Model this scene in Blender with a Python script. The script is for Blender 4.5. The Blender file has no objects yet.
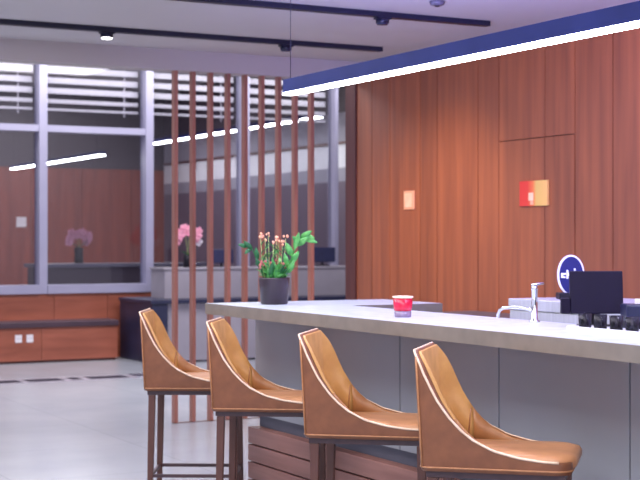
import bpy, bmesh, math, random
from mathutils import Vector, Matrix
random.seed(11)
scene = bpy.context.scene
COL = scene.collection
PI = math.pi

# ------------------------------------------------------------------ materials
def srgb(r, g, b):
    def l(v):
        v /= 255.0
        return v / 12.92 if v <= 0.04045 else ((v + 0.055) / 1.055) ** 2.4
    return (l(r), l(g), l(b), 1.0)

def new_mat(name):
    m = bpy.data.materials.new(name)
    m.use_nodes = True
    nt = m.node_tree
    return m, nt, nt.nodes['Principled BSDF']

def mottled(name, c1, c2, scale=(8, 8, 8), rough=0.5, metal=0.0, detail=4.0, bump=0.0, spec=0.5, coord='Object', dist=0.0, coat=0.0):
    m, nt, b = new_mat(name)
    tc = nt.nodes.new('ShaderNodeTexCoord')
    mp = nt.nodes.new('ShaderNodeMapping')
    mp.inputs['Scale'].default_value = scale
    no = nt.nodes.new('ShaderNodeTexNoise')
    no.inputs['Scale'].default_value = 1.0
    no.inputs['Detail'].default_value = detail
    no.inputs['Distortion'].default_value = dist
    cr = nt.nodes.new('ShaderNodeValToRGB')
    cr.color_ramp.elements[0].position = 0.3
    cr.color_ramp.elements[1].position = 0.7
    cr.color_ramp.elements[0].color = c1
    cr.color_ramp.elements[1].color = c2
    nt.links.new(tc.outputs[coord], mp.inputs['Vector'])
    nt.links.new(mp.outputs['Vector'], no.inputs['Vector'])
    nt.links.new(no.outputs['Fac'], cr.inputs['Fac'])
    nt.links.new(cr.outputs['Color'], b.inputs['Base Color'])
    b.inputs['Roughness'].default_value = rough
    b.inputs['Metallic'].default_value = metal
    b.inputs['Specular IOR Level'].default_value = spec
    b.inputs['Coat Weight'].default_value = coat
    if bump:
        bp = nt.nodes.new('ShaderNodeBump')
        bp.inputs['Strength'].default_value = bump
        bp.inputs['Distance'].default_value = 0.002
        nt.links.new(no.outputs['Fac'], bp.inputs['Height'])
        nt.links.new(bp.outputs['Normal'], b.inputs['Normal'])
    return m

def panel_wood(name, c1, c2, scale, rough=0.35):
    """veneer: stretched grain, multiplied by each panel's own tint attribute"""
    m = mottled(name, c1, c2, scale, rough, detail=6.0, dist=0.4)
    nt = m.node_tree
    b = nt.nodes['Principled BSDF']
    link = b.inputs['Base Color'].links[0]
    src = link.from_socket
    at = nt.nodes.new('ShaderNodeAttribute')
    at.attribute_name = 'tint'
    mx = nt.nodes.new('ShaderNodeMix')
    mx.data_type = 'RGBA'
    mx.blend_type = 'MULTIPLY'
    mx.inputs[0].default_value = 1.0
    nt.links.new(src, mx.inputs[6])
    nt.links.new(at.outputs['Color'], mx.inputs[7])
    nt.links.new(mx.outputs[2], b.inputs['Base Color'])
    return m

def emit(name, col, strength):
    m, nt, b = new_mat(name)
    b.inputs['Base Color'].default_value = (0.8, 0.8, 0.8, 1)
    b.inputs['Emission Color'].default_value = col
    b.inputs['Emission Strength'].default_value = strength
    return m

def glass_mat(name, tint, gloss=0.1, rough=0.02):
    m = bpy.data.materials.new(name)
    m.use_nodes = True
    nt = m.node_tree
    nt.nodes.clear()
    out = nt.nodes.new('ShaderNodeOutputMaterial')
    tr = nt.nodes.new('ShaderNodeBsdfTransparent')
    tr.inputs['Color'].default_value = tint
    gl = nt.nodes.new('ShaderNodeBsdfGlossy')
    gl.inputs['Roughness'].default_value = rough
    lw = nt.nodes.new('ShaderNodeLayerWeight')
    lw.inputs['Blend'].default_value = 0.25
    ma = nt.nodes.new('ShaderNodeMath')
    ma.operation = 'MULTIPLY_ADD'
    ma.inputs[1].default_value = 0.6
    ma.inputs[2].default_value = gloss
    mi = nt.nodes.new('ShaderNodeMixShader')
    nt.links.new(lw.outputs['Fresnel'], ma.inputs[0])
    nt.links.new(ma.outputs[0], mi.inputs['Fac'])
    nt.links.new(tr.outputs[0], mi.inputs[1])
    nt.links.new(gl.outputs[0], mi.inputs[2])
    nt.links.new(mi.outputs[0], out.inputs['Surface'])
    return m

M = {}
M['wall_wood'] = panel_wood('wall_wood', srgb(134, 69, 40), srgb(166, 90, 51), (1.2, 16, 0.9), 0.42)
M['low_wood'] = panel_wood('low_wood', srgb(138, 76, 58), srgb(168, 96, 74), (1.4, 1.4, 9), 0.35)
M['end_wood'] = panel_wood('end_wood', srgb(120, 52, 40), srgb(150, 72, 52), (9, 1.2, 0.9), 0.4)
M['plinth_wood'] = mottled('plinth_wood', srgb(134, 92, 86), srgb(160, 114, 106), (20, 2.0, 30), 0.45, detail=6)
M['slat_wood'] = mottled('slat_wood', srgb(142, 92, 80), srgb(170, 116, 102), (30, 30, 2), 0.45, detail=5)
M['dark_wood'] = mottled('dark_wood', srgb(78, 40, 40), srgb(92, 48, 44), (20, 20, 2), 0.4)
M['bench_top'] = mottled('bench_top', srgb(62, 44, 56), srgb(76, 54, 66), (6, 6, 6), 0.5)
M['navy'] = mottled('navy', srgb(34, 36, 62), srgb(46, 48, 76), (5, 5, 5), 0.4)
M['grey_panel'] = mottled('grey_panel', srgb(134, 136, 146), srgb(140, 142, 152), (2, 2, 2), 0.42)
M['desk_grey'] = mottled('desk_grey', srgb(150, 145, 155), srgb(162, 156, 166), (3, 3, 3), 0.4)
M['recess'] = mottled('recess', srgb(84, 86, 102), srgb(92, 94, 110), (4, 4, 4), 0.5)
M['quartz'] = mottled('quartz', srgb(178, 187, 203), srgb(202, 209, 222), (14, 14, 14), 0.32, detail=6, spec=0.35)
M['quartz_shaded'] = mottled('quartz_shaded', srgb(112, 105, 101), srgb(126, 118, 113), (10, 10, 10), 0.35)  # same stone as the top, darkened to paint the edge's shade
M['ceiling_paint'] = mottled('ceiling_paint', srgb(196, 194, 198), srgb(200, 198, 202), (1, 1, 1), 0.8)
M['bulkhead_paint'] = mottled('bulkhead_paint', srgb(186, 180, 182), srgb(190, 184, 186), (1, 1, 1), 0.8)
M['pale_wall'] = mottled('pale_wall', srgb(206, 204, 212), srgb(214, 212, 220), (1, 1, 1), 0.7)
M['dark_wall'] = mottled('dark_wall', srgb(64, 54, 66), srgb(72, 62, 74), (1, 1, 1), 0.5)
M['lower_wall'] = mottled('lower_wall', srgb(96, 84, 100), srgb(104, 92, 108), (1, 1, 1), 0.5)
M['wash_fade_wall'] = mottled('wash_fade_wall', srgb(138, 134, 148), srgb(146, 142, 156), (1, 1, 1), 0.6)
M['frame_metal'] = mottled('frame_metal', srgb(146, 144, 170), srgb(154, 152, 176), (3, 3, 3), 0.45)
M['blind_white'] = mottled('blind_white', srgb(236, 234, 234), srgb(242, 240, 240), (3, 3, 3), 0.6)
M['track_black'] = mottled('track_black', srgb(14, 18, 44), srgb(18, 22, 50), (5, 5, 5), 0.4)
M['pendant_blue'] = mottled('pendant_blue', srgb(22, 34, 98), srgb(28, 40, 108), (5, 5, 5), 0.6, spec=0.2)
M['wall_wood'].node_tree.nodes['Principled BSDF'].inputs['Coat Weight'].default_value = 0.5
M['wall_wood'].node_tree.nodes['Principled BSDF'].inputs['Coat Roughness'].default_value = 0.5
M['led'] = emit('led', (0.97, 0.97, 1.0, 1), 26.0)
M['led_far'] = emit('led_far', (0.97, 1.0, 1.0, 1), 22.0)
M['lens_on'] = emit('lens_on', (1.0, 0.98, 0.95, 1), 6.0)
M['lens_off'] = mottled('lens_off', srgb(40, 44, 70), srgb(50, 54, 80), (5, 5, 5), 0.2)
M['leather'] = mottled('leather', srgb(106, 63, 41), srgb(128, 79, 52), (14, 14, 14), 0.42, bump=0.15, detail=6)
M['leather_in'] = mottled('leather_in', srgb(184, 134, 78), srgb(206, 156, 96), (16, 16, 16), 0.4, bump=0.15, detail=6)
M['leather_seat'] = mottled('leather_seat', srgb(176, 122, 84), srgb(196, 140, 100), (12, 12, 12), 0.36, bump=0.12, detail=6)
M['piping'] = mottled('piping', srgb(226, 194, 168), srgb(242, 216, 194), (60, 60, 60), 0.4)  # pale colour paints in the highlight along the stool rim
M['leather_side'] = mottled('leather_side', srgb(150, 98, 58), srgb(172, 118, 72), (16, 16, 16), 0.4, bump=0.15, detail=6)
M['welt'] = mottled('welt', srgb(160, 108, 72), srgb(178, 124, 86), (60, 60, 60), 0.4)
M['stool_leg'] = mottled('stool_leg', srgb(76, 46, 42), srgb(94, 58, 50), (30, 30, 4), 0.4)
M['stool_rail'] = mottled('stool_rail', srgb(62, 44, 52), srgb(76, 54, 60), (20, 20, 20), 0.4)
M['glass'] = glass_mat('glass', (0.86, 0.86, 0.9, 1), 0.05)
M['clear_glass'] = glass_mat('clear_glass', (0.3, 0.29, 0.36, 1), 0.01)
M['steel'] = mottled('steel', srgb(186, 188, 194), srgb(200, 202, 208), (2, 60, 2), 0.4, metal=0.3)
M['chrome'] = mottled('chrome', srgb(210, 212, 222), srgb(226, 228, 236), (5, 5, 5), 0.1, metal=1.0)
M['counter_dark'] = mottled('counter_dark', srgb(84, 82, 98), srgb(96, 94, 110), (5, 5, 5), 0.4)
M['screen_dark'] = mottled('screen_dark', srgb(22, 16, 40), srgb(28, 22, 48), (5, 5, 5), 0.5, spec=0.15)
M['screen_glass'] = mottled('screen_glass', srgb(14, 14, 20), srgb(18, 18, 26), (5, 5, 5), 0.15)
M['navy_gloss'] = mottled('navy_gloss', srgb(18, 22, 58), srgb(26, 30, 72), (9, 9, 9), 0.3)
M['black'] = mottled('black', srgb(18, 16, 26), srgb(24, 22, 32), (8, 8, 8), 0.4, spec=0.25)
M['sign_blue'] = mottled('sign_blue', srgb(4, 8, 84), srgb(6, 12, 98), (20, 20, 20), 0.35)
M['sign_white'] = mottled('sign_white', srgb(226, 226, 250), srgb(236, 236, 255), (20, 20, 20), 0.35)
M['white_plastic'] = mottled('white_plastic', srgb(226, 222, 228), srgb(236, 232, 236), (8, 8, 8), 0.4)
M['tray_white'] = mottled('tray_white', srgb(224, 222, 236), srgb(234, 232, 244), (8, 8, 8), 0.3)
M['red_glass'] = mottled('red_glass', srgb(196, 14, 50), srgb(228, 40, 84), (40, 40, 40), 0.2)
M['candle_wax'] = mottled('candle_wax', srgb(250, 214, 196), srgb(255, 226, 208), (30, 30, 30), 0.5)
M['glass_base'] = mottled('glass_base', srgb(128, 112, 146), srgb(150, 134, 166), (40, 40, 40), 0.12)
M['pot'] = mottled('pot', srgb(44, 34, 46), srgb(64, 52, 66), (18, 18, 4), 0.3)
M['soil'] = mottled('soil', srgb(48, 32, 28), srgb(70, 48, 38), (80, 80, 80), 0.9)
M['leaf'] = mottled('leaf', srgb(58, 140, 74), srgb(112, 192, 104), (40, 40, 40), 0.4)
M['leaf_dark'] = mottled('leaf_dark', srgb(26, 84, 58), srgb(52, 124, 74), (40, 40, 40), 0.4)
M['stem_pale'] = mottled('stem_pale', srgb(140, 158, 96), srgb(176, 186, 124), (60, 60, 20), 0.5)
M['bud'] = mottled('bud', srgb(226, 150, 120), srgb(250, 196, 166), (60, 60, 60), 0.5)
M['bud_rose'] = mottled('bud_rose', srgb(160, 84, 84), srgb(196, 120, 110), (60, 60, 60), 0.5)
M['pink_petal'] = mottled('pink_petal', srgb(236, 146, 176), srgb(252, 186, 206), (30, 30, 30), 0.5)
M['dusk_petal'] = mottled('dusk_petal', srgb(196, 130, 150), srgb(222, 160, 176), (30, 30, 30), 0.5)
M['white_petal'] = mottled('white_petal', srgb(232, 222, 236), srgb(246, 238, 246), (30, 30, 30), 0.5)
M['plate_glow'] = mottled('plate_glow', srgb(248, 188, 150), srgb(255, 210, 176), (10, 10, 10), 0.35)
M['plate_edge'] = mottled('plate_edge', srgb(240, 170, 130), srgb(245, 176, 138), (10, 10, 10), 0.4)
M['grille_steel'] = mottled('grille_steel', srgb(186, 182, 196), srgb(200, 196, 208), (6, 30, 6), 0.3, metal=0.4)

def floor_mat():
    m = mottled('floor_tile', srgb(164, 168, 176), srgb(178, 182, 189), (1.1, 1.1, 1.1), 0.26, detail=5)
    nt = m.node_tree
    b = nt.nodes['Principled BSDF']
    src = b.inputs['Base Color'].links[0].from_socket
    tc = nt.nodes.new('ShaderNodeTexCoord')
    br = nt.nodes.new('ShaderNodeTexBrick')
    br.offset = 0.0
    br.inputs['Scale'].default_value = 1.0
    br.inputs['Mortar Size'].default_value = 0.003
    br.inputs['Brick Width'].default_value = 1.2
    br.inputs['Row Height'].default_value = 1.2
    br.inputs['Color1'].default_value = (1, 1, 1, 1)
    br.inputs['Color2'].default_value = (0.95, 0.95, 0.96, 1)
    br.inputs['Mortar'].default_value = (0.72, 0.72, 0.74, 1)
    mx = nt.nodes.new('ShaderNodeMix')
    mx.data_type = 'RGBA'
    mx.blend_type = 'MULTIPLY'
    mx.inputs[0].default_value = 1.0
    nt.links.new(tc.outputs['Object'], br.inputs['Vector'])
    nt.links.new(src, mx.inputs[6])
    nt.links.new(br.outputs['Color'], mx.inputs[7])
    nt.links.new(mx.outputs[2], b.inputs['Base Color'])
    return m
M['floor_tile'] = floor_mat()

def art_mat():
    """small colour print: red at the left, yellow at the right, a pale patch in the middle"""
    m, nt, b = new_mat('art_print')
    tc = nt.nodes.new('ShaderNodeTexCoord')
    sp = nt.nodes.new('ShaderNodeSeparateXYZ')
    cr = nt.nodes.new('ShaderNodeValToRGB')
    e = cr.color_ramp.elements
    e[0].position, e[0].color = 0.0, srgb(206, 52, 46)
    e[1].position, e[1].color = 1.0, srgb(244, 190, 108)
    n = e.new(0.3); n.color = srgb(214, 60, 50)
    n = e.new(0.5); n.color = srgb(232, 120, 70)
    n = e.new(0.62); n.color = srgb(222, 184, 100)
    nt.links.new(tc.outputs['Generated'], sp.inputs[0])
    inv = nt.nodes.new('ShaderNodeMath'); inv.operation = 'SUBTRACT'
    inv.inputs[0].default_value = 1.0
    nt.links.new(sp.outputs['Y'], inv.inputs[1])
    nt.links.new(inv.outputs[0], cr.inputs['Fac'])
    nt.links.new(cr.outputs['Color'], b.inputs['Base Color'])
    b.inputs['Roughness'].default_value = 0.35
    return m
M['art_print'] = art_mat()

# ------------------------------------------------------------------ mesh helpers
class MB:
    def __init__(self):
        self.bm = bmesh.new()
        self.tint = self.bm.loops.layers.float_color.new('tint')
        self.mats = []

    def _m(self, mat):
        if mat is None:
            return 0
        if mat not in self.mats:
            self.mats.append(mat)
        return self.mats.index(mat)

    def faces(self, vs, fs, mat=None, tint=1.0, smooth=False):
        bv = [self.bm.verts.new(v) for v in vs]
        mi = self._m(mat)
        for f in fs:
            try:
                fc = self.bm.faces.new([bv[i] for i in f])
            except ValueError:
                continue
            fc.material_index = mi
            fc.smooth = smooth
            for l in fc.loops:
                l[self.tint] = (tint, tint, tint, 1)
        return self

    def box(self, x0, x1, y0, y1, z0, z1, mat=None, tint=1.0, bev=0.0, rot=None, piv=None):
        b = bmesh.new()
        bmesh.ops.create_cube(b, size=1)
        for v in b.verts:
            v.co = Vector(((x0 + x1) / 2 + v.co.x * (x1 - x0), (y0 + y1) / 2 + v.co.y * (y1 - y0), (z0 + z1) / 2 + v.co.z * (z1 - z0)))
        if bev:
            bmesh.ops.bevel(b, geom=list(b.edges), offset=bev, segments=2, affect='EDGES', profile=0.5)
        if rot is not None:
            p = Vector(piv)
            for v in b.verts:
                v.co = rot @ (v.co - p) + p
        b.verts.index_update()
        self.faces([v.co.copy() for v in b.verts], [[v.index for v in f.verts] for f in b.faces], mat, tint)
        b.free()
        return self

    def lathe(self, prof, c=(0, 0, 0), n=24, mat=None, tint=1.0, sx=1.0, sy=1.0, cap=True):
        vs, fs = [], []
        for r, z in prof:
            for k in range(n):
                a = 2 * PI * k / n
                vs.append((c[0] + r * sx * math.cos(a), c[1] + r * sy * math.sin(a), c[2] + z))
        for i in range(len(prof) - 1):
            for k in range(n):
                a, b_ = i * n + k, i * n + (k + 1) % n
                fs.append((a, b_, b_ + n, a + n))
        if cap:
            fs.append(tuple(reversed(range(n))))
            fs.append(tuple(range((len(prof) - 1) * n, len(prof) * n)))
        return self.faces(vs, fs, mat, tint, True)

    def tube(self, pts, r, n=8, mat=None, closed=False, r1=None):
        pts = [Vector(p) for p in pts]
        N = len(pts)
        vs, fs = [], []
        prev = None
        for i, p in enumerate(pts):
            if closed:
                t = pts[(i + 1) % N] - pts[i - 1]
            else:
                t = pts[min(i + 1, N - 1)] - pts[max(i - 1, 0)]
            t.normalize()
            ref = prev if prev is not None else (Vector((0, 0, 1)) if abs(t.z) < 0.9 else Vector((1, 0, 0)))
            u = (ref - t * ref.dot(t)).normalized()
            prev = u
            w = t.cross(u)
            rr = r if r1 is None else r + (r1 - r) * i / max(N - 1, 1)
            for k in range(n):
                a = 2 * PI * k / n
                vs.append(p + (u * math.cos(a) + w * math.sin(a)) * rr)
        for i in range(N if closed else N - 1):
            for k in range(n):
                a, b_ = i * n + k, i * n + (k + 1) % n
                c_, d_ = ((i + 1) % N) * n + (k + 1) % n, ((i + 1) % N) * n + k
                fs.append((a, b_, c_, d_))
        if not closed:
            fs.append(tuple(reversed(range(n))))
            fs.append(tuple(range((N - 1) * n, N * n)))
        return self.faces(vs, fs, mat, 1.0, True)

    def ball(self, c, r, mat=None, sc=(1, 1, 1), u=10, v=7):
        b = bmesh.new()
        bmesh.ops.create_uvsphere(b, u_segments=u, v_segments=v, radius=1)
        b.verts.index_update()
        self.faces([(c[0] + q.co.x * r * sc[0], c[1] + q.co.y * r * sc[1], c[2] + q.co.z * r * sc[2]) for q in b.verts],
                   [[q.index for q in f.verts] for f in b.faces], mat, 1.0, True)
        b.free()
        return self

    def leaf(self, base, tip, w, up=(0, 0, 1), bend=0.02, mat=None, seg=5, th=0.0012):
        """a thin leaf with a keel, of real thickness"""
        base, tip, up = Vector(base), Vector(tip), Vector(up)
        d = tip - base
        side = d.cross(up)
        if side.length < 1e-6:
            side = d.cross(Vector((1, 0, 0)))
        side.normalize()
        nrm = side.cross(d).normalized()
        vs, fs = [], []
        for i in range(seg + 1):
            t = i / seg
            ww = w * (math.sin(PI * min(0.97, 0.06 + t * 0.94)) ** 0.8)
            c = base + d * t + nrm * (bend * math.sin(PI * t))
            for s_, o in ((-1, 0), (0, -0.2 * ww), (1, 0)):
                vs.append(c + side * (ww * 0.5 * s_) + nrm * o)
        k = len(vs)
        vs += [v - nrm * th for v in vs[:k]]
        for i in range(seg):
            for j in (0, 1):
                a = i * 3 + j
                fs.append((a, a + 1, a + 4, a + 3))
                fs.append((k + a, k + a + 3, k + a + 4, k + a + 1))
            fs.append((i * 3, i * 3 + 3, k + i * 3 + 3, k + i * 3))
            fs.append((i * 3 + 2, k + i * 3 + 2, k + i * 3 + 5, i * 3 + 5))
        return self.faces(vs, fs, mat, 1.0, True)

    def build(self, name, mat=None, parent=None, bevel=0.0, **props):
        me = bpy.data.meshes.new(name)
        loose = [v for v in self.bm.verts if not v.link_faces]
        if loose:
            bmesh.ops.delete(self.bm, geom=loose, context='VERTS')
        bmesh.ops.recalc_face_normals(self.bm, faces=self.bm.faces)
        self.bm.to_mesh(me)
        self.bm.free()
        if self.mats:
            for m in self.mats:
                me.materials.append(m)
        else:
            me.materials.append(mat)
        o = bpy.data.objects.new(name, me)
        COL.objects.link(o)
        if parent is not None:
            o.parent = parent
        for k, v in props.items():
            o[k] = v
        if bevel:
            md = o.modifiers.new('bevel', 'BEVEL')
            md.width = bevel
            md.segments = 2
            md.limit_method = 'ANGLE'
        return o

def thing(name, label, cat, loc=(0, 0, 0), rz=0.0, group=None):
    o = bpy.data.objects.new(name, None)
    o.empty_display_size = 0.1
    COL.objects.link(o)
    o.location = loc
    o.rotation_euler = (0, 0, rz)
    o['label'] = label
    o['category'] = cat
    if group:
        o['group'] = group
    return o

def tag(o, label, cat, group=None):
    o['label'] = label
    o['category'] = cat
    if group:
        o['group'] = group
    return o

def struct(name, mb, mat=None, parent=None):
    o = mb.build(name, mat, parent)
    if parent is None:
        o['kind'] = 'structure'
    return o

def copy_tree(o, parent=None):
    c = o.copy()
    COL.objects.link(c)
    if parent is not None:
        c.parent = parent
    for ch in [q for q in o.children]:
        copy_tree(ch, c)
    return c

# ------------------------------------------------------------------ the setting
struct('floor', MB().box(-3.0, 11.0, -3.0, 26.0, -0.1, 0.0), M['floor_tile'])
struct('ceiling', MB().box(-3.0, 6.2, -3.0, 10.46, 2.95, 3.05), M['ceiling_paint'])
struct('ceiling_gallery', MB().box(-3.0, 10.2, 10.46, 26.0, 4.2, 4.3), M['ceiling_paint'])
# dropped bulkhead above the slat screen
struct('trim_1', MB().box(-3.0, 6.0, 10.46, 10.62, 2.79, 4.2), M['bulkhead_paint'])

# timber clad wall at the right (a flush door sits in it)
YD0, YD1, ZD = 7.632, 8.51, 2.158
w = MB()
w.box(6.03, 6.2, -3.0, 10.60, 0, 2.95, M['dark_wood'])
ys = [10.60, 10.339, 10.046, 9.584, 9.336, 8.777, YD1, YD0, 7.242, 6.70, 6.2, 5.6, 5.0, 4.4, 3.8, 3.2, 2.6, 2.0, 1.4, 0.6, -0.2, -1.0, -2.0, -3.0]
tints = [0.9, 1.03, 1.06, 0.94, 1.0, 0.97, 0.94, 0.9, 0.86, 0.88, 0.9, 0.86, 0.88, 0.9, 0.86, 0.9]
for i in range(len(ys) - 1):
    a, b_ = ys[i + 1], ys[i]
    z0 = ZD + 0.006 if (abs(b_ - YD1) < 1e-6) else 0.0
    if abs(b_ - YD1) < 1e-6:
        w.box(6.0, 6.03, a + 0.004, 7.962 - 0.003, z0, 2.95, M['wall_wood'], 0.92)
        w.box(6.0, 6.03, 7.962 + 0.003, b_ - 0.004, z0, 2.95, M['wall_wood'], 0.97)
    else:
        w.box(6.0, 6.03, a + 0.004, b_ - 0.004, z0, 2.95, M['wall_wood'], tints[i % len(tints)])
struct('wall_right', w)
struct('end_shade_strip', MB().box(5.985, 6.2, 10.60, 10.77, 0, 4.2), M['dark_wood'])  # dark strip put in for the shade at the wall's far end
d = MB()
d.box(5.998, 6.03, YD0 + 0.004, 7.962 - 0.003, 0.006, ZD, M['wall_wood'], 0.9)
d.box(5.998, 6.03, 7.962 + 0.003, YD1 - 0.004, 0.006, ZD, M['wall_wood'], 0.97)
struct('door_1', d)

# gallery beyond the screen
struct('wall_gallery_right', MB().box(9.42, 9.6, 10.77, 16.85, 0, 4.2), M['dark_wall'])
struct('wall_gallery_near', MB().box(6.2, 9.6, 10.62, 10.77, 0, 4.2), M['pale_wall'])
w = MB()
xs = [1.0, 2.0, 2.9, 3.8, 4.55, 5.3, 5.98, 6.7, 7.6, 8.5, 9.42]
for i in range(len(xs) - 1):
    w.box(xs[i] + 0.003, xs[i + 1] - 0.003, 16.82, 17.0, 0, 0.80, M['low_wood'], (1.0, 1.06, 0.95, 1.04)[i % 4])
struct('wall_back', w)

# window bays
MX = [1.07, 2.43, 3.795, 5.16, 6.531, 7.863, 9.23]
ZS0, ZS1, ZT0, ZT1, ZH = 0.80, 0.905, 2.765, 2.845, 3.95
for i in range(len(MX) - 1):
    a, b_ = MX[i], MX[i + 1]
    m = MB()
    hw = 0.05
    lo = a - (hw if i == 0 else 0)
    m.box(a - 0.002 if i else a - hw, a + hw, 16.80, 17.0, ZS0, ZH)
    m.box(b_ - hw, b_ - 0.002, 16.80, 17.0, ZS0, ZH)
    m.box(a + hw, b_ - hw, 16.78, 17.0, ZS0, ZS1)
    if i < 4:
        m.box(a + hw, b_ - hw, 16.82, 17.0, ZT0, ZT1)
    m.box(a + hw, b_ - hw, 16.82, 17.0, ZH - 0.08, ZH)
    fr = struct('window_%d' % (i + 1), m, M['frame_metal'])
    g = MB()
    if i < 4:
        g.box(a + hw, b_ - hw, 16.92, 16.93, ZS1, ZT0)
        g.box(a + hw, b_ - hw, 16.92, 16.93, ZT1, ZH - 0.08)
    else:
        g.box(a + hw, b_ - hw, 16.92, 16.93, ZS1, ZH - 0.08)
    g.build('glass_pane', M['glass'], fr)
struct('trim_3', MB().box(-3.0, 9.42, 16.82, 17.0, ZH, 4.2), M['bulkhead_paint'])

# added room behind the glass, imitating reflections in it
w = MB()
for i in range(14):
    x = -3.0 + i * 0.95
    w.box(x + 0.004, x + 0.946, 25.0, 25.15, 0, 2.75, M['end_wood'], (1.0, 0.92, 1.05, 0.97)[i % 4])
w.box(-3.0, 10.2, 25.02, 25.15, 2.75, 4.2, M['dark_wall'])
struct('wall_far', w)
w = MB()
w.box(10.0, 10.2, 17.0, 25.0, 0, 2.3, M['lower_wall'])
w.box(10.0, 10.2, 17.0, 25.0, 2.3, 2.5, M['wash_fade_wall'])  # stepped wall tones paint the soft fade of a light wash
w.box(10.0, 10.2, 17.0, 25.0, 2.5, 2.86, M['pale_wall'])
w.box(10.0, 10.2, 17.0, 25.0, 2.86, 3.3, M['wash_fade_wall'])
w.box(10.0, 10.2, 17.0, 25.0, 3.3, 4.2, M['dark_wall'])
w.box(9.97, 10.0, 17.0, 25.0, 2.84, 2.875, M['dark_wood'])
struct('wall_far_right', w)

# ------------------------------------------------------------------ blinds in the window heads
bays = {2: 'white louvre blind in the narrow window head cut by the left photo edge',
        3: 'white louvre blind in the wide window head left of the timber slat screen',
        4: 'white louvre blind behind the left half of the timber slat screen',
        5: 'white louvre blind behind the right half of the slat screen, by the pendant end'}
for i, lab in bays.items():
    a, b_ = MX[i] + 0.055, MX[i + 1] - 0.055
    t = thing('louvre_blind', lab, 'blind', ((a + b_) / 2, 17.08, 3.0), 0, 'louvre blinds in the window heads')
    L = (b_ - a) / 2
    for z in (3.06, 3.162, 3.290, 3.418, 3.548, 3.678, 3.80):
        hgt = 0.03 if z < 3.1 else (0.05 if z < 3.2 else 0.072)
        MB().box(-L, L, -0.006, 0.012, z - 3.0 - hgt / 2, z - 3.0 + hgt / 2, bev=0.003).build('slat', M['blind_white'], t)
    for sx in (0.72,):
        MB().box(sx * L - 0.006, sx * L + 0.006, 0.013, 0.018, 0.0, 0.86).build('ladder_tape', M['white_plastic'], t)

# ------------------------------------------------------------------ low bench and sockets
bench = thing('window_bench', 'long low timber bench with a dark top under the window', 'bench', (3.6, 16.6, 0))
m = MB()
for i in range(5):
    m.box(-2.36 + i * 0.944 + 0.002, -2.36 + (i + 1) * 0.944 - 0.002, -0.2, 0.215, 0.03, 0.415, M['low_wood'], (1.0, 0.96, 1.03, 0.95, 1.0)[i])
m.build('bench_body', None, bench)
MB().box(-2.38, 2.37, -0.23, 0.215, 0.417, 0.485, bev=0.008).build('bench_top', M['bench_top'], bench)
MB().box(-2.34, 2.34, -0.17, 0.2, 0.0, 0.028).build('plinth', M['dark_wood'], bench)
for x, lab in ((4.735, 'white socket plate on the bench front, the left one of the pair'), (4.87, 'white socket plate on the bench front, the right one of the pair')):
    t = thing('wall_socket', lab, 'socket', (x, 16.398, 0.293), 0, 'sockets on the bench front')
    MB().box(-0.04, 0.04, -0.01, 0.001, -0.045, 0.045, bev=0.003).build('cover_plate', M['white_plastic'], t)
    m = MB()
    for q in (-0.012, 0.012):
        m.box(q - 0.004, q + 0.004, -0.0125, -0.0102, -0.004, 0.004)
    m.build('socket_hole', M['black'], t)

# ------------------------------------------------------------------ floor grille
g = MB()
g.box(-2.9, 1.9, -0.2, 0.2, 0.0, 0.003, M['grille_steel'])
sl = [(-2.6, -2.0), (-1.9, -1.3), (-1.2, -0.6), (-0.5, 0.02), (0.08, 0.36), (0.42, 0.80), (0.88, 1.0), (1.08, 1.5)]
for a, b_ in sl:
    g.box(a - 0.8, b_ - 0.8, -0.14, 0.14, 0.003, 0.0036, M['screen_dark'])
for q in range(14):
    g.box(0.78 + q * 0.075, 0.78 + q * 0.075 + 0.045, -0.16, 0.16, 0.003, 0.012, M['chrome'])
o = g.build('floor_grille')
o.location = (4.6, 14.35, 0.0)
tag(o, 'flat steel air grille with dark slots set in the floor before the bench', 'grille')

# ------------------------------------------------------------------ timber slat screen
screen = thing('slat_screen', 'open screen of tall thin timber slats standing between bar end and windows', 'screen', (4.9, 10.52, 0))
for i in range(9):
    x = 4.300 + i * 0.1522 - 4.9
    MB().box(x - 0.015, x + 0.015, -0.03, 0.03, 0.004, 2.79).build('slat', M['slat_wood'], screen)
MB().box(-0.62, 0.64, -0.02, 0.02, 0.0, 0.004).build('floor_strip', M['dark_wood'], screen)

# ------------------------------------------------------------------ reception desk behind the screen
desk = thing('reception_desk', 'grey reception desk with navy end and raised ledge behind the slat screen', 'desk', (7.6, 16.2, 0))
MB().box(-1.30, 1.60, -0.52, 0.5, 0.02, 0.70).build('front_panel', M['desk_grey'], desk)
MB().box(-1.50, -1.304, -0.58, 0.5, 0.0, 0.70).build('end_panel', M['navy'], desk, label='dark navy end panel')
MB().box(-1.52, 1.70, -0.60, 0.5, 0.702, 0.745, bev=0.004).build('worktop', M['navy'], desk, label='dark navy worktop')
MB().box(-1.20, 1.70, -0.22, 0.22, 0.747, 1.09).build('raised_front', M['desk_grey'], desk)
MB().box(-1.22, 1.72, -0.24, 0.24, 1.092, 1.115, bev=0.003).build('ledge', M['desk_grey'], desk)

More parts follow.
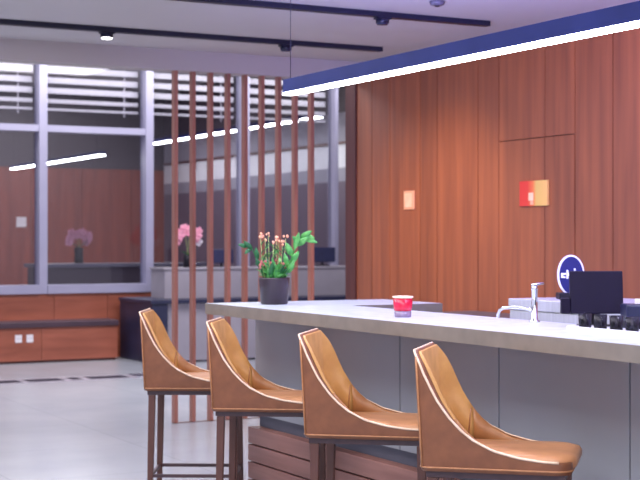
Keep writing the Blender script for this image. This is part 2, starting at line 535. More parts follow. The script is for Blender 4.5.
def orchid(name_loc, label, petal, extra, group, spread, height, rise, vase_r=0.055, vase_h=0.15):
    t = thing('potted_orchid', label, 'flowers', name_loc, 0, group)
    MB().lathe([(vase_r * 0.8, 0.0), (vase_r, 0.01), (vase_r * 0.9, vase_h * 0.6), (vase_r, vase_h), (vase_r * 0.85, vase_h), (vase_r * 0.75, 0.02)], n=18).build('vase', M['black'], t)
    rnd = random.Random(len(label))
    n = 15
    pts = []
    for k in range(n):
        a = PI * (0.02 + 0.96 * k / (n - 1))
        x = spread * math.cos(a) + rnd.uniform(-0.02, 0.02)
        z = rise + height * (math.sin(a) ** 0.8) * rnd.uniform(0.55, 1.0)
        y = rnd.uniform(-0.05, 0.05)
        pts.append((x, y, z))
    for sx in (-1, 1):
        arc = [(0, 0, vase_h * 0.9), (sx * spread * 0.2, 0, rise + height * 0.6), (sx * spread * 0.5, 0, rise + height * 0.9), (sx * spread * 0.85, 0, rise + height * 0.5)]
        MB().tube(arc, 0.004, 6).build('stem', M['stem_pale'], t)
    for k, p in enumerate(pts):
        m = MB()
        for q in range(5):
            a = 2 * PI * q / 5 + rnd.uniform(-0.2, 0.2)
            tip = (p[0] + 0.06 * math.cos(a), p[1] - 0.015, p[2] + 0.06 * math.sin(a))
            m.leaf(p, tip, 0.06, up=(0, -1, 0), bend=0.006, seg=4)
        m.ball((p[0], p[1] - 0.012, p[2]), 0.012)
        m.build('flower', M[extra] if k in (0,) else M[petal], t)
    for sx, dz in ((-1, 0.05), (1, 0.08), (0.4, 0.03)):
        m = MB().leaf((0, 0, vase_h * 0.9), (sx * 0.11, -0.02, vase_h + dz), 0.04, bend=0.02)
        m.build('leaf', M['leaf_dark'], t)
    return t

orchid((6.79, 16.2, 1.116), 'pink orchid in a black vase on the desk ledge behind the slats', 'pink_petal', 'white_petal', None, 0.14, 0.20, 0.30)

def screen_monitor(loc, label, wd, ht, rz):
    t = thing('desk_monitor', label, 'monitor', loc, rz, 'monitors on the reception ledge')
    MB().box(-0.09, 0.09, -0.06, 0.06, 0, 0.012, bev=0.003).build('stand', M['black'], t)
    MB().box(-0.015, 0.015, -0.01, 0.01, 0.012, 0.08).build('neck', M['black'], t)
    MB().box(-wd / 2, wd / 2, -0.012, 0.012, 0.05, 0.05 + ht, bev=0.004).build('display', M['navy_gloss'], t)
    return t
screen_monitor((7.24, 16.2, 1.116), 'dark monitor on the desk ledge near the pink orchid', 0.30, 0.17, -0.3)
screen_monitor((8.66, 16.2, 1.116), 'dark monitor on the desk ledge just right of the potted plant, by the tall mullion', 0.34, 0.19, -0.3)

# counter, flowers and plate added behind the glass to imitate its reflections
fc = thing('reflected_counter', 'long dark grey counter imitating the desk reflected in the window left of the slats', 'counter', (6.0, 17.65, 0))
MB().box(-0.72, 1.6, -0.22, 0.22, 0.0, 1.10).build('counter_body', M['dark_wall'], fc)
MB().box(-0.76, 1.64, -0.26, 0.26, 1.102, 1.15, bev=0.004).build('counter_top', M['counter_dark'], fc)
orchid((5.87, 17.6, 1.152), 'dusky pink orchid in a black vase on the counter behind the window glass', 'dusk_petal', 'dusk_petal', None, 0.13, 0.16, 0.26, 0.06, 0.2)
o = MB().box(-0.09, 0.09, -0.012, 0.0, -0.09, 0.09, bev=0.003).build('reflected_plate', M['white_plastic'])
o.location = (7.27, 24.999, 1.77)
tag(o, 'small square pale plate imitating a switch panel reflected in the left window', 'wall plate')

# ------------------------------------------------------------------ bar
BX, BXI, BY1, BY0 = 3.16, 3.74, 7.29, 2.0
def counter_top():
    pts = [(BX, BY0), (BXI, BY0), (BXI, 6.65), (4.31, 6.65), (4.31, BY1), (BX, BY1)]
    n = len(pts)
    vs = [(x, y, 1.04) for x, y in pts] + [(x, y, 1.10) for x, y in pts]
    fs = [tuple(reversed(range(n))), tuple(range(n, 2 * n))] + [(i, (i + 1) % n, n + (i + 1) % n, n + i) for i in range(n)]
    return MB().faces(vs, fs[:2], M['quartz']).faces(vs, fs[2:], M['quartz_shaded'])
o = counter_top().build('bar_worktop')
tag(o, 'long pale stone bar top turning a corner at the far end', 'worktop')

base = thing('bar_counter', 'grey panelled bar front on a stepped timber plinth behind the stools', 'bar', (3.6, 4.6, 0))
lx, ly = -3.6, -4.6
seams = [7.28, 6.50, 5.704, 4.908, 4.082, 3.28, 2.48, 2.02]
for i in range(len(seams) - 1):
    MB().box(3.46 + lx, 3.49 + lx, seams[i + 1] + ly + 0.004, seams[i] + ly - 0.004, 0.47, 1.038, bev=0.002).build('front_panel', M['grey_panel'], base)
m = MB()
m.box(3.492 + lx, 3.72 + lx, 2.02 + ly, 7.28 + ly, 0.0, 1.038)
m.box(3.722 + lx, 4.27 + lx, 6.7 + ly, 7.28 + ly, 0.0, 1.038)
m.build('carcass', M['recess'], base)
for k in range(4):
    z0 = 0.012 + k * 0.098
    MB().box(3.42 + lx, 3.491 + lx, 2.02 + ly, 7.285 + ly, z0 + 0.004, z0 + 0.094, bev=0.003).build('plinth_board', M['plinth_wood'], base)

# staff side: steel counter, lower back counter
pc = thing('steel_counter', 'brushed steel staff counter behind the bar, under the tap', 'counter', (4.78, 4.9, 0))
MB().box(-0.28, 0.28, -1.9, 1.38, 0.10, 1.075).build('cabinet', M['steel'], pc)
MB().box(-0.285, 0.285, -1.905, 1.39, 1.077, 1.137, bev=0.004).build('steel_top', M['steel'], pc)
MB().box(-0.22, 0.25, -1.8, 1.3, 0.0, 0.1).build('plinth', M['recess'], pc)
bc = thing('back_counter', 'low dark grey counter along the timber wall behind the bar', 'counter', (5.68, 5.5, 0))
MB().box(-0.26, 0.31, -3.5, 3.3, 0.0, 0.885).build('cabinet', M['counter_dark'], bc)
MB().box(-0.29, 0.315, -3.52, 3.32, 0.887, 0.925, bev=0.004).build('counter_top', M['counter_dark'], bc)

# ------------------------------------------------------------------ stools
PROF = [(0, 1.055), (0.02, 1.012), (0.04, 0.955), (0.075, 0.88), (0.11, 0.825), (0.15, 0.78), (0.194, 0.744), (0.265, 0.708), (0.35, 0.687), (0.43, 0.677), (0.6, 0.670)]
def prof(s):
    s = max(0.0, s)
    for (a, za), (b_, zb) in zip(PROF, PROF[1:]):
        if s <= b_:
            return za + (zb - za) * (s - a) / (b_ - a)
    return PROF[-1][1]

def loop(x0, x1, hw, rr, rf):
    """rounded rectangle seen from above, counter-clockwise from the rear right"""
    P = []
    ns, nc, nf, nb = 22, 8, 6, 10
    def arc(cx, cy, r, a0, n):
        for k in range(n + 1):
            a = a0 + (PI / 2) * k / n
            P.append((cx + r * math.cos(a), cy + r * math.sin(a)))
    arc(x0 + rr, -hw + rr, rr, PI, nc)
    for k in range(1, ns):
        P.append((x0 + rr + (x1 - rf - x0 - rr) * (k / ns), -hw))
    arc(x1 - rf, -hw + rf, rf, 1.5 * PI, nf)
    for k in range(1, nb):
        P.append((x1, -hw + rf + (2 * hw - 2 * rf) * k / nb))
    arc(x1 - rf, hw - rf, rf, 0, nf)
    for k in range(1, ns):
        P.append((x1 - rf - (x1 - rf - x0 - rr) * (k / ns), hw))
    arc(x0 + rr, hw - rr, rr, PI / 2, nc)
    for k in range(1, nb):
        P.append((x0, hw - rr - (2 * hw - 2 * rr) * k / nb))
    return P

X0, X1, HW = -0.27, 0.265, 0.225
def lean(x, z):
    return x - 0.025 * (z - 0.63) / 0.45 * max(0.0, 1 - (x - X0) / 0.4)

def ring_mesh(layers):
    """layers: list of closed loops of 3-D points with equal counts, skinned in order"""
    n = len(layers[0])
    vs = [p for L in layers for p in L]
    fs = []
    for i in range(len(layers) - 1):
        for k in range(n):
            a, b_ = i * n + k, i * n + (k + 1) % n
            fs.append((a, b_, b_ + n, a + n))
    return vs, fs

outer = loop(X0, X1, HW, 0.035, 0.06)
inner = loop(X0 + 0.013, X1 - 0.012, HW - 0.012, 0.04, 0.055)
linA = loop(X0 + 0.0133, X1 - 0.0123, HW - 0.0123, 0.04, 0.055)
linB = loop(X0 + 0.024, X1 - 0.02, HW - 0.021, 0.045, 0.055)
ZT = [prof(p[0] - X0) for p in outer]
ZB = 0.63

def stool():
    t = thing('bar_stool', 'tan leather bar stool', 'bar stool', (0, 0, 0), 0, 'bar stools along the counter')
    def lay(pl, zf):
        return [(lean(p[0], zf(i)), p[1], zf(i)) for i, p in enumerate(pl)]
    mid = [((a[0] + b_[0]) / 2, (a[1] + b_[1]) / 2) for a, b_ in zip(outer, inner)]
    bot = [(p[0] * 0.985, p[1] * 0.985) for p in outer]
    L = [lay([(p[0] * 0.9, p[1] * 0.85) for p in outer], lambda i: ZB)]
    L.append(lay(bot, lambda i: ZB))
    L.append(lay(outer, lambda i: ZB + 0.012))
    for f_ in (0.33, 0.66):
        L.append(lay(outer, lambda i, f_=f_: ZB + 0.012 + (ZT[i] - 0.012 - ZB - 0.012) * f_))
    L.append(lay(outer, lambda i: ZT[i] - 0.008))
    L.append(lay([(o_[0] * 0.8 + m_[0] * 0.2, o_[1] * 0.8 + m_[1] * 0.2) for o_, m_ in zip(outer, mid)], lambda i: ZT[i] - 0.001))
    L.append(lay(mid, lambda i: ZT[i] + 0.002))
    L.append(lay(inner, lambda i: ZT[i] - 0.005))
    L.append(lay(inner, lambda i: 0.645))
    vs, fs = ring_mesh(L)
    n = len(outer)
    fs.append(tuple(reversed(range(n))))
    fs.append(tuple(range((len(L) - 1) * n, len(L) * n)))
    MB().faces(vs, fs, None, 1.0, True).build('shell', M['leather'], t)
    # golden lining of the back, darker lining of the two sides: thin padded skins on the inner face
    zt_ = [z - 0.004 for z in ZT]
    zlo = [min(0.655, z - 0.006) for z in zt_]
    idx = list(range(len(outer)))
    front = next(i for i in idx if outer[i][1] > HW - 1e-6 and outer[i][0] < 0.20)
    seq = [i for i in idx[front:] + idx[:front] if outer[i][0] < 0.20]
    def skin(sel, name, mat, **props):
        vs, fs = [], []
        for i in sel:
            xa, ya = linA[i]
            xb, yb = linB[i]
            for x, y, z in ((xa, ya, zlo[i]), (xa, ya, zt_[i]), ((xa + xb) / 2, (ya + yb) / 2, zt_[i] + 0.002), (xb, yb, zt_[i] - 0.003), (xb, yb, (zt_[i] + zlo[i]) / 2), (xb, yb, zlo[i])):
                vs.append((lean(x, z), y, z))
        for k in range(len(sel) - 1):
            for j in range(6):
                fs.append((k * 6 + j, k * 6 + (j + 1) % 6, (k + 1) * 6 + (j + 1) % 6, (k + 1) * 6 + j))
        fs.append(tuple(range(6)))
        fs.append(tuple(reversed(range((len(sel) - 1) * 6, len(sel) * 6))))
        MB().faces(vs, fs, None, 1.0, True).build(name, mat, t, **props)
    lim = X0 + 0.125
    left = [i for i in seq if outer[i][1] > 0 and outer[i][0] >= lim]
    right = [i for i in seq if outer[i][1] < 0 and outer[i][0] >= lim]
    back = [i for i in seq if outer[i][0] < lim]
    skin(left + back[:1], 'side_lining', M['leather_side'])
    skin(back, 'back_lining', M['leather_in'], label='lighter golden inner back')
    skin(back[-1:] + right, 'side_lining', M['leather_side'])
    # seat cushion
    cl = loop(X0 + 0.026, X1 + 0.014, HW - 0.0225, 0.045, 0.08)
    def cu(k, z0):
        return [(p[0] * k + 0.02 * (1 - k), p[1] * k, z0) for p in cl]
    L = [cu(0.97, 0.647), cu(1.0, 0.66), cu(1.0, 0.676), cu(0.97, 0.688), cu(0.88, 0.695), cu(0.5, 0.699), cu(0.06, 0.700)]
    vs, fs = ring_mesh(L)
    nn = len(cl)
    fs.append(tuple(reversed(range(nn))))
    fs.append(tuple(range((len(L) - 1) * nn, len(L) * nn)))
    MB().faces(vs, fs, None, 1.0, True).build('seat', M['leather_seat'], t)
    # welt round the rim, down the rear corners and along the lower edge
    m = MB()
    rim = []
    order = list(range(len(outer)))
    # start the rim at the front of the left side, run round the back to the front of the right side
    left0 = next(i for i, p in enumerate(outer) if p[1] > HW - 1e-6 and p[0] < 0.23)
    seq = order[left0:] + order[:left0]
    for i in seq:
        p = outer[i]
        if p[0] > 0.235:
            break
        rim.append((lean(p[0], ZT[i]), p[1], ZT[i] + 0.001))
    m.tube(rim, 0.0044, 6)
    m.build('piping', M['piping'], t, label='stitched welt along the rim, its highlight painted pale')
    m = MB()
    for sy in (-1, 1):
        x, y = X0 + 0.009, sy * (HW - 0.009)
        m.tube([(lean(x, z), y, z) for z in (ZB + 0.012, 0.78, 0.93, 1.035)], 0.004, 6)
    m.tube([(p[0] * 1.001, p[1] * 1.001, ZB + 0.014) for p in outer], 0.0032, 6, closed=True)
    for sy in (-1, 1):
        y = sy * (HW - 0.0205)
        m.tube([(X0 + 0.125, y, 0.808), (X0 + 0.120, y, 0.76), (X0 + 0.116, y, 0.702)], 0.0035, 6)
    m.build('seam_welt', M['welt'], t)
    # frame, legs, rails
    m = MB()
    m.box(-0.25, 0.24, -0.2, -0.17, 0.606, 0.6295)
    m.box(-0.25, 0.24, 0.17, 0.2, 0.606, 0.6295)
    m.box(-0.25, -0.22, -0.17, 0.17, 0.606, 0.6295)
    m.box(0.21, 0.24, -0.17, 0.17, 0.606, 0.6295)
    m.build('seat_frame', M['stool_rail'], t)
    for sx, sy in ((-1, -1), (-1, 1), (1, -1), (1, 1)):
        cx, cy = sx * 0.222 - 0.004, sy * 0.182
        a, b_ = 0.018, 0.0145
        ox, oy = sx * 0.012, sy * 0.008
        vs = [(cx + ox - b_, cy + oy - b_, 0), (cx + ox + b_, cy + oy - b_, 0), (cx + ox + b_, cy + oy + b_, 0), (cx + ox - b_, cy + oy + b_, 0),
              (cx - a, cy - a, 0.605), (cx + a, cy - a, 0.605), (cx + a, cy + a, 0.605), (cx - a, cy + a, 0.605)]
        fs = [(3, 2, 1, 0), (4, 5, 6, 7), (0, 1, 5, 4), (1, 2, 6, 5), (2, 3, 7, 6), (3, 0, 4, 7)]
        MB().faces(vs, fs).build('leg', M['stool_leg'], t, bevel=0.002)
    for sy in (-1, 1):
        MB().box(-0.22, 0.215, sy * 0.187 - 0.008, sy * 0.187 + 0.008, 0.155, 0.173, bev=0.002).build('footrest_rail', M['stool_rail'], t)
    for sx in (-1, 1):
        x = sx * 0.230 - 0.004
        MB().box(x - 0.008, x + 0.008, -0.178, 0.178, 0.155, 0.173, bev=0.002).build('footrest_rail', M['stool_rail'], t)
    return t

st0 = stool()
stools = [(3.14, 7.354, -29.5, 'tan leather bar stool farthest from the camera, at the far end of the counter'),
          (3.093, 6.3, -34, 'tan leather bar stool second from the far end, by the corner of the timber plinth'),
          (3.067, 5.254, -39, 'tan leather bar stool third from the far end, below the red candle'),
          (3.043, 4.292, -42, 'tan leather bar stool nearest the camera, with its whole seat in view')]
for i, (x, y, a, lab) in enumerate(stools):
    s = st0 if i == 0 else copy_tree(st0)
    s.location = (x, y, 0)
    s.rotation_euler = (0, 0, math.radians(a))
    s['label'] = lab

# ------------------------------------------------------------------ things on the bar
# potted plant
pl = thing('potted_plant', 'flowering green plant in a dark plum pot at the far end of the bar', 'plant', (3.44, 6.99, 1.10))
MB().lathe([(0.066, 0.0), (0.074, 0.004), (0.084, 0.135), (0.086, 0.145), (0.08, 0.145), (0.076, 0.12)], n=28).build('pot', M['pot'], pl)
MB().lathe([(0.0745, 0.112), (0.0745, 0.122)], n=24).build('soil', M['soil'], pl)
rnd = random.Random(5)
# image-right on the counter is the direction (c, -s); depth is (s, c)
R_ = Vector((0.8826, -0.470, 0)); D_ = Vector((0.470, 0.8826, 0)); Zv = Vector((0, 0, 1))
def pp(r, z, d_=0.0):
    return R_ * r + D_ * d_ + Zv * z
for k in range(68):          # leafy mass round the rim
    a = 2 * PI * rnd.random()
    r0 = rnd.uniform(0.0, 0.06)
    b_ = Vector((r0 * math.cos(a), r0 * math.sin(a), 0.122))
    a2 = a + rnd.uniform(-0.7, 0.7)
    L = rnd.uniform(0.04, 0.075)
    tip = b_ + Vector((L * math.cos(a2), L * math.sin(a2), rnd.uniform(0.035, 0.135)))
    MB().leaf(b_, tip, rnd.uniform(0.022, 0.036), bend=0.016).build('leaf', M['leaf' if k % 3 else 'leaf_dark'], pl)
for k in range(8):          # upright stems with peach buds
    r = -0.065 + 0.13 * k / 7 + rnd.uniform(-0.006, 0.006)
    dd = rnd.uniform(-0.04, 0.04)
    top = rnd.uniform(0.33, 0.375)
    s_ = MB().tube([pp(r * 0.7, 0.121, dd * 0.7), pp(r * 0.9, 0.22, dd), pp(r * 1.05, top, dd)], 0.0032, 6, r1=0.002).build('flower_stem', M['stem_pale'], pl)
    m = MB()
    for q in range(3):
        c_ = pp(r * 1.05 + rnd.uniform(-0.012, 0.012), top + rnd.uniform(-0.012, 0.014), dd + rnd.uniform(-0.01, 0.01))
        m.ball(c_, rnd.uniform(0.005, 0.008), sc=(1, 1, 1.2), u=8, v=6)
    m.build('bud', M['bud'], s_)
    m = MB()
    for q in range(4):
        c_ = pp(r + rnd.uniform(-0.014, 0.014), 0.215 + rnd.uniform(-0.02, 0.025), dd - 0.012 + rnd.uniform(-0.01, 0.01))
        m.ball(c_, rnd.uniform(0.006, 0.009), u=8, v=6)
    m.build('flower', M['bud_rose'], s_)
    for q in range(3):
        z = rnd.uniform(0.24, 0.33)
        sg = rnd.choice((-1, 1))
        MB().leaf(pp(r, z, dd), pp(r + sg * rnd.uniform(0.015, 0.03), z + 0.03, dd - 0.01), 0.014, bend=0.004).build('leaf', M['leaf_dark' if q else 'leaf'], pl)
# branch arching to the right with a drooping leaf cluster
br = MB().tube([pp(0.05, 0.12), pp(0.085, 0.22), pp(0.115, 0.31), pp(0.15, 0.375), pp(0.19, 0.385)], 0.0045, 7, r1=0.0025).build('branch', M['leaf'], pl)
for a, b_, ww in (((0.15, 0.37), (0.235, 0.335), 0.034), ((0.14, 0.36), (0.205, 0.40), 0.03), ((0.12, 0.32), (0.185, 0.365), 0.036), ((0.11, 0.30), (0.135, 0.39), 0.032),
                  ((0.1, 0.26), (0.065, 0.335), 0.036), ((0.09, 0.22), (0.135, 0.29), 0.034), ((0.075, 0.2), (0.055, 0.28), 0.03), ((0.16, 0.375), (0.22, 0.36), 0.032), ((0.13, 0.34), (0.10, 0.37), 0.028),
                  ((0.075, 0.17), (0.11, 0.24), 0.034)):
    MB().leaf(pp(*a), pp(b_[0], b_[1], -0.02), ww, up=tuple(-D_), bend=0.012).build('leaf', M['leaf'], br)
br = MB().tube([pp(-0.05, 0.12), pp(-0.085, 0.23), pp(-0.12, 0.30), pp(-0.16, 0.325)], 0.004, 7, r1=0.002).build('branch', M['leaf_dark'], pl)
for a, b_, ww in (((-0.14, 0.315), (-0.195, 0.325), 0.026), ((-0.12, 0.30), (-0.165, 0.345), 0.026), ((-0.13, 0.305), (-0.16, 0.275), 0.024), ((-0.09, 0.24), (-0.10, 0.31), 0.028),
                  ((-0.075, 0.2), (-0.1, 0.25), 0.026), ((-0.07, 0.18), (-0.05, 0.26), 0.028)):
    MB().leaf(pp(*a), pp(b_[0], b_[1], -0.02), ww, up=tuple(-D_), bend=0.01).build('leaf', M['leaf_dark'], br)

# red candle glass
ca = thing('candle_glass', 'small red candle glass with a thick clear foot on the bar top', 'candle', (3.38, 5.545, 1.10))
MB().lathe([(0.036, 0.0), (0.038, 0.004), (0.038, 0.028)], n=24).build('glass_foot', M['glass_base'], ca, label='clear violet-grey glass foot')
MB().lathe([(0.039, 0.0285), (0.043, 0.045), (0.044, 0.085), (0.041, 0.085), (0.039, 0.035)], n=24).build('red_cup', M['red_glass'], ca)
MB().lathe([(0.039, 0.070), (0.0405, 0.086), (0.047, 0.088), (0.047, 0.095), (0.02, 0.097)], n=24).build('candle_rim', M['candle_wax'], ca, label='pale peach wax rim')

# tap over the bar sink
fa = thing('bar_faucet', 'chrome mixer tap with curved spout on the bar near the blue badge', 'faucet', (3.66, 4.93, 1.10))
MB().lathe([(0.024, 0), (0.024, 0.006), (0.014, 0.01), (0.0125, 0.135), (0.015, 0.138), (0.015, 0.15), (0.01, 0.155)], n=20).build('body', M['chrome'], fa)
sp = [(0, 0, 0.045)]
dirv = Vector((-0.15, 1.0, 0)).normalized()
for r, z in ((0.03, 0.052), (0.08, 0.058), (0.14, 0.058), (0.19, 0.054), (0.212, 0.044), (0.222, 0.028), (0.225, 0.012)):
    sp.append((dirv.x * r, dirv.y * r, z))
MB().tube(sp, 0.0075, 10).build('spout', M['chrome'], fa)
MB().tube([(-0.012, 0.006, 0.156), (0.0, 0.0, 0.16), (0.035, -0.02, 0.166)], 0.007, 8, r1=0.005).build('lever', M['chrome'], fa)

# beer tap with oval badge, on the steel counter
bt = thing('badge_tap', 'drinks tap with a round blue badge, half hidden behind the dark screen', 'drinks tap', (4.72, 6.04, 1.137), math.radians(-28))
MB().box(-0.07, 0.10, -0.06, 0.06, 0.0, 0.035, bev=0.006).build('tap_base', M['black'], bt)
MB().lathe([(0.018, 0.0352), (0.016, 0.06)], n=16).build('tap_stem', M['chrome'], bt)
def oval(rx, rz, cz, y0, y1):
    n = 40
    vs = [(rx * math.cos(2 * PI * k / n), y0, cz + rz * math.sin(2 * PI * k / n)) for k in range(n)] + [(rx * math.cos(2 * PI * k / n), y1, cz + rz * math.sin(2 * PI * k / n)) for k in range(n)]
    fs = [tuple(range(n)), tuple(reversed(range(n, 2 * n)))] + [(k, (k + 1) % n, n + (k + 1) % n, n + k) for k in range(n)]
    return MB().faces(vs, fs)
oval(0.071, 0.106, 0.128, -0.012, 0.012).build('badge_rim', M['sign_white'], bt, label='white oval rim')
bf = oval(0.0625, 0.0975, 0.128, -0.016, -0.0122).build('badge_face', M['sign_blue'], bt, label='deep blue oval face')
m = MB()
m.box(-0.054, -0.042, -0.0185, -0.0162, 0.113, 0.139)
m.box(-0.042, -0.028, -0.0185, -0.0162, 0.129, 0.139)
m.box(-0.042, -0.030, -0.0185, -0.0162, 0.113, 0.121)
m.box(-0.026, -0.016, -0.0185, -0.0162, 0.109, 0.155)
m.box(-0.016, -0.004, -0.0185, -0.0162, 0.123, 0.139)
m.build('badge_lettering', M['sign_white'], bf)
MB().box(0.014, 0.022, -0.0185, -0.0162, 0.151, 0.163).build('badge_accent', M['sign_white'], bf)

# dark point-of-sale screen
ps = thing('sales_screen', 'dark flat sales screen on a stand at the right of the bar', 'screen', (3.655, 4.515, 1.10), math.radians(-28))
MB().box(-0.07, 0.07, -0.02, 0.05, 0.0, 0.012, bev=0.003).build('stand_foot', M['black'], ps)
MB().box(-0.02, 0.02, 0.022, 0.04, 0.012, 0.10).build('stand_neck', M['black'], ps)
rot = Matrix.Rotation(math.radians(-7), 3, 'X')
MB().box(-0.104, 0.108, -0.012, 0.010, 0.055, 0.226, bev=0.004, rot=rot, piv=(0, 0, 0.055)).build('housing', M['screen_dark'], ps)
MB().box(-0.098, 0.102, 0.0102, 0.0118, 0.063, 0.218, rot=rot, piv=(0, 0, 0.055)).build('display', M['screen_glass'], ps)
MB().box(-0.142, -0.106, -0.016, 0.012, 0.056, 0.118, bev=0.003).build('card_reader', M['screen_dark'], ps)
# receipt printer beside it
rp = thing('receipt_printer', 'low dark blue receipt printer beside the sales screen', 'printer', (3.66, 4.265, 1.10), math.radians(-25))
MB().box(-0.06, 0.12, -0.05, 0.05, 0.04, 0.105, bev=0.008).build('housing', M['navy_gloss'], rp)
MB().box(-0.055, 0.115, -0.045, 0.045, 0.0, 0.04).build('base', M['black'], rp)
MB().box(-0.02, 0.07, -0.02, -0.012, 0.106, 0.125).build('paper', M['white_plastic'], rp)

# white tray and four dark tumblers
tr = MB()
tr.box(-0.05, 0.05, -0.26, 0.26, 0.0, 0.006)
for (a, b_, c_, d_) in ((-0.05, -0.045, -0.26, 0.26), (0.045, 0.05, -0.26, 0.26), (-0.045, 0.045, -0.26, -0.255), (-0.045, 0.045, 0.255, 0.26)):
    tr.box(a, b_, c_, d_, 0.006, 0.016)
o = tr.build('serving_tray', M['tray_white'])
o.location = (3.515, 4.20, 1.10)
tag(o, 'long white serving tray under the tumblers before the sales screen', 'tray')
cups = [(3.50, 4.39, 'leftmost of the four dark tumblers before the sales screen'), (3.50, 4.298, 'second from the left of the four dark tumblers'),
        (3.50, 4.205, 'third from the left of the four dark tumblers, below the printer'), (3.50, 4.115, 'dark tumbler cut by the right edge of the photo')]
proto = None
for x, y, lab in cups:
    if proto is None:
        proto = thing('tumbler', lab, 'glass', (x, y, 1.106), 0, 'dark tumblers on the bar')
        MB().lathe([(0.022, 0.0), (0.024, 0.002), (0.026, 0.060), (0.0250, 0.060), (0.0232, 0.004)], n=20).build('tumbler_wall', M['clear_glass'], proto)
        MB().lathe([(0.0228, 0.004), (0.0245, 0.05)], n=20).build('drink', M['black'], proto)
    else:
        c_ = copy_tree(proto)
        c_.location = (x, y, 1.106)
        c_['label'] = lab

# ------------------------------------------------------------------ on the timber wall
sw = thing('switch_panel', 'small pale peach switch panel on the timber wall above the red candle', 'switch', (5.998, 9.735, 1.768))
MB().box(-0.010, 0.001, -0.078, 0.078, -0.074, 0.074, bev=0.003).build('cover', M['plate_edge'], sw)
MB().box(-0.014, -0.0102, -0.05, 0.06, -0.055, 0.055, bev=0.002).build('rocker', M['plate_glow'], sw)
ap = thing('art_panel', 'small red and yellow colour print fixed on the flush timber door', 'picture', (5.996, 8.07, 1.775))
MB().box(-0.018, 0.001, -0.16, 0.16, -0.088, 0.088, bev=0.002).build('print', M['art_print'], ap)
MB().box(-0.0205, -0.0185, -0.005, 0.05, -0.05, 0.005).build('pale_patch', M['plate_glow'], ap)
MB().box(-0.0205, -0.0185, -0.005, 0.03, -0.08, -0.051).build('peach_patch', M['plate_edge'], ap)

# ------------------------------------------------------------------ pendant lights
def pendant(loc, label, wd, ht, length, led, group, ceil):
    """long bar along +Y from its origin at the near end"""
    t = thing('linear_pendant', label, 'pendant light', loc, 0, group)
    MB().box(-wd / 2, wd / 2, 0, length, 0.012, ht, bev=0.003).build('housing', M['pendant_blue'], t)
    MB().box(-wd / 2 + 0.002, wd / 2 - 0.002, 0.002, length - 0.002, 0.0, 0.0118).build('light_strip', M[led], t)
    h_ = ceil - loc[2]
    for y in (length * 0.05, length - 0.03):
        MB().tube([(0, y, ht), (0, y, h_ - 0.02)], 0.0022, 6).build('suspension_cable', M['track_black'], t)
        MB().lathe([(0.03, h_ - 0.02), (0.03, h_ - 0.001)], (0, y, 0), 16).build('ceiling_rose', M['track_black'], t)
    return t
pendant((3.58, 1.3, 2.256), 'long blue-grey linear pendant with white light strip over the bar', 0.068, 0.086, 5.80, 'led', 'linear pendants', 2.95)
pendant((9.2, 17.3, 3.13), 'white light bar imitating a pendant reflected in the windows behind the slat screen', 0.12, 0.07, 6.2, 'led_far', 'linear pendants', 4.2)  # light bars added behind the glass to imitate reflected pendants
pendant((6.2, 17.65, 2.545), 'short white light bar imitating a pendant reflected in the left windows', 0.10, 0.06, 4.1, 'led_far', 'linear pendants', 4.2)

# ------------------------------------------------------------------ ceiling tracks and spotlights
def track(x0, x1, y, label):
    o = MB().box(x0, x1, y - 0.03, y + 0.03, 2.915, 2.9495).build('ceiling_track', M['track_black'])
    tag(o, label, 'lighting track', 'ceiling lighting tracks')
track(-1.0, 5.64, 9.58, 'thin dark lighting track on the ceiling, the one nearer the windows')
track(-1.0, 5.62, 8.10, 'thin dark lighting track on the ceiling, the one nearer the camera')
def spot(x, y, label, on):
    t = thing('track_spotlight', label, 'spotlight', (x, y, 2.914), 0, 'spotlights on the tracks')
    MB().box(-0.05, 0.05, -0.032, 0.032, -0.012, -0.0005).build('adapter', M['track_black'], t)
    MB().lathe([(0.040, -0.040), (0.044, -0.036), (0.044, -0.014), (0.04, -0.0125)], n=20).build('head', M['track_black'], t)
    MB().lathe([(0.036, -0.047), (0.038, -0.0405)], n=18).build('lens', M['lens_on' if on else 'lens_off'], t)
spot(3.40, 9.58, 'small lit spotlight on the left part of the ceiling track', True)
spot(4.813, 9.58, 'small dark spotlight on the track above the slat screen', False)
spot(4.78, 8.10, 'small dark spotlight on the nearer track, right of the pendant cable', False)
t = thing('ceiling_sensor', 'small round grey sensor on the ceiling at the top of the photo', 'sensor', (4.86, 7.56, 2.9495))
MB().lathe([(0.03, -0.03), (0.045, -0.022), (0.05, -0.002)], n=20).build('housing', M['counter_dark'], t)
MB().lathe([(0.012, -0.036), (0.018, -0.0302)], n=16).build('eye', M['black'], t)

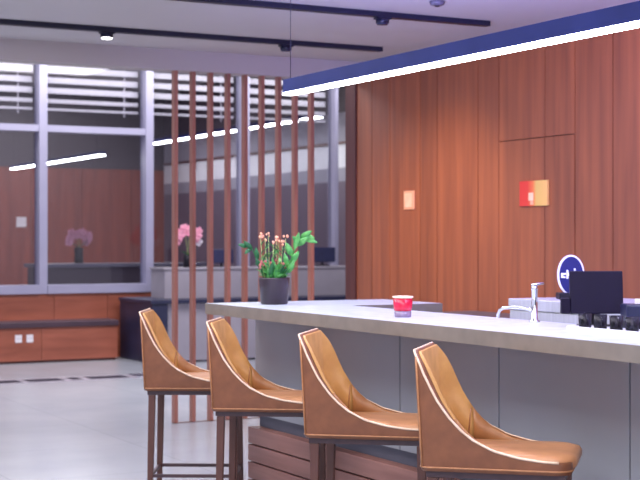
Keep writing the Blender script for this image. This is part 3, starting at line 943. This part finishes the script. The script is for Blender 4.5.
# ------------------------------------------------------------------ light
def area(name, loc, rot, sx, sy, power, col, spread=None):
    l = bpy.data.lights.new(name, 'AREA')
    l.shape = 'RECTANGLE'
    l.size, l.size_y = sx, sy
    l.energy = power
    l.color = col
    if spread:
        l.spread = math.radians(spread)
    o = bpy.data.objects.new(name, l)
    o.location = loc
    o.rotation_euler = rot
    COL.objects.link(o)
    return o
area('overhead_fill_bar', (1.6, 4.6, 2.93), (0, 0, 0), 1.6, 5.0, 130, (1.0, 0.95, 0.92))  # unseen overhead panel, added as fill over the stools
area('overhead_fill_front', (0.6, 0.2, 2.93), (0, 0, 0), 3.0, 3.0, 120, (1.0, 0.97, 0.96))  # unseen fill panel added above the camera end
area('overhead_fill_hall', (2.4, 8.2, 2.93), (0, 0, 0), 2.0, 1.5, 60, (0.97, 0.97, 1.0))  # unseen fill panel added over the hall floor
def spotlight(name, loc, target, power, col, angle, blend=0.8):
    l = bpy.data.lights.new(name, 'SPOT')
    l.energy = power
    l.color = col
    l.spot_size = math.radians(angle)
    l.spot_blend = blend
    l.shadow_soft_size = 0.04
    o = bpy.data.objects.new(name, l)
    o.location = loc
    o.rotation_euler = (Vector(target) - Vector(loc)).to_track_quat('-Z', 'Y').to_euler()
    COL.objects.link(o)
    return o
spotlight('wall_fill', (4.4, 8.8, 2.8), (6.0, 9.3, 0.5), 120, (1.0, 0.84, 0.62), 95)  # added spot, tied to no fixture, brightening the low far wall
area('violet_fill', (3.60, 4.2, 2.36), (PI, math.radians(68), 0), 0.1, 5.4, 300, (0.42, 0.38, 1.0))  # added violet lamp imitating the purple haze on the upper wall
area('gallery_light', (5.5, 13.0, 4.1), (0, 0, 0), 4.0, 2.5, 230, (0.98, 0.94, 1.0))
area('blind_fill', (6.0, 16.2, 4.1), (math.radians(32), 0, 0), 8.0, 0.2, 85, (1.0, 0.97, 0.95), 100)  # unseen lamp added to brighten the blinds
area('far_room_light', (6.5, 22.5, 4.1), (0, 0, 0), 4.0, 2.0, 100, (1.0, 0.9, 0.85))

wd = bpy.data.worlds.new('world')
scene.world = wd
wd.use_nodes = True
bg = wd.node_tree.nodes['Background']
bg.inputs['Color'].default_value = (0.62, 0.63, 0.78, 1)
bg.inputs['Strength'].default_value = 1.25

# ------------------------------------------------------------------ camera
cam = bpy.data.cameras.new('camera')
co = bpy.data.objects.new('camera', cam)
COL.objects.link(co)
co.location = (0, 0, 1.45)
co.rotation_euler = (PI / 2, 0, math.radians(-28.04))
cam.sensor_width = 36.0
cam.lens = 1427.0 / 640.0 * 36.0
cam.clip_start = 0.05
cam.dof.use_dof = True
cam.dof.focus_distance = 5.9
cam.dof.aperture_fstop = 5.0
scene.camera = co

scene.view_settings.view_transform = 'Standard'
scene.view_settings.look = 'None'
scene.view_settings.gamma = 1.0
scene.view_settings.use_curve_mapping = False
scene.view_settings.exposure = 0.25
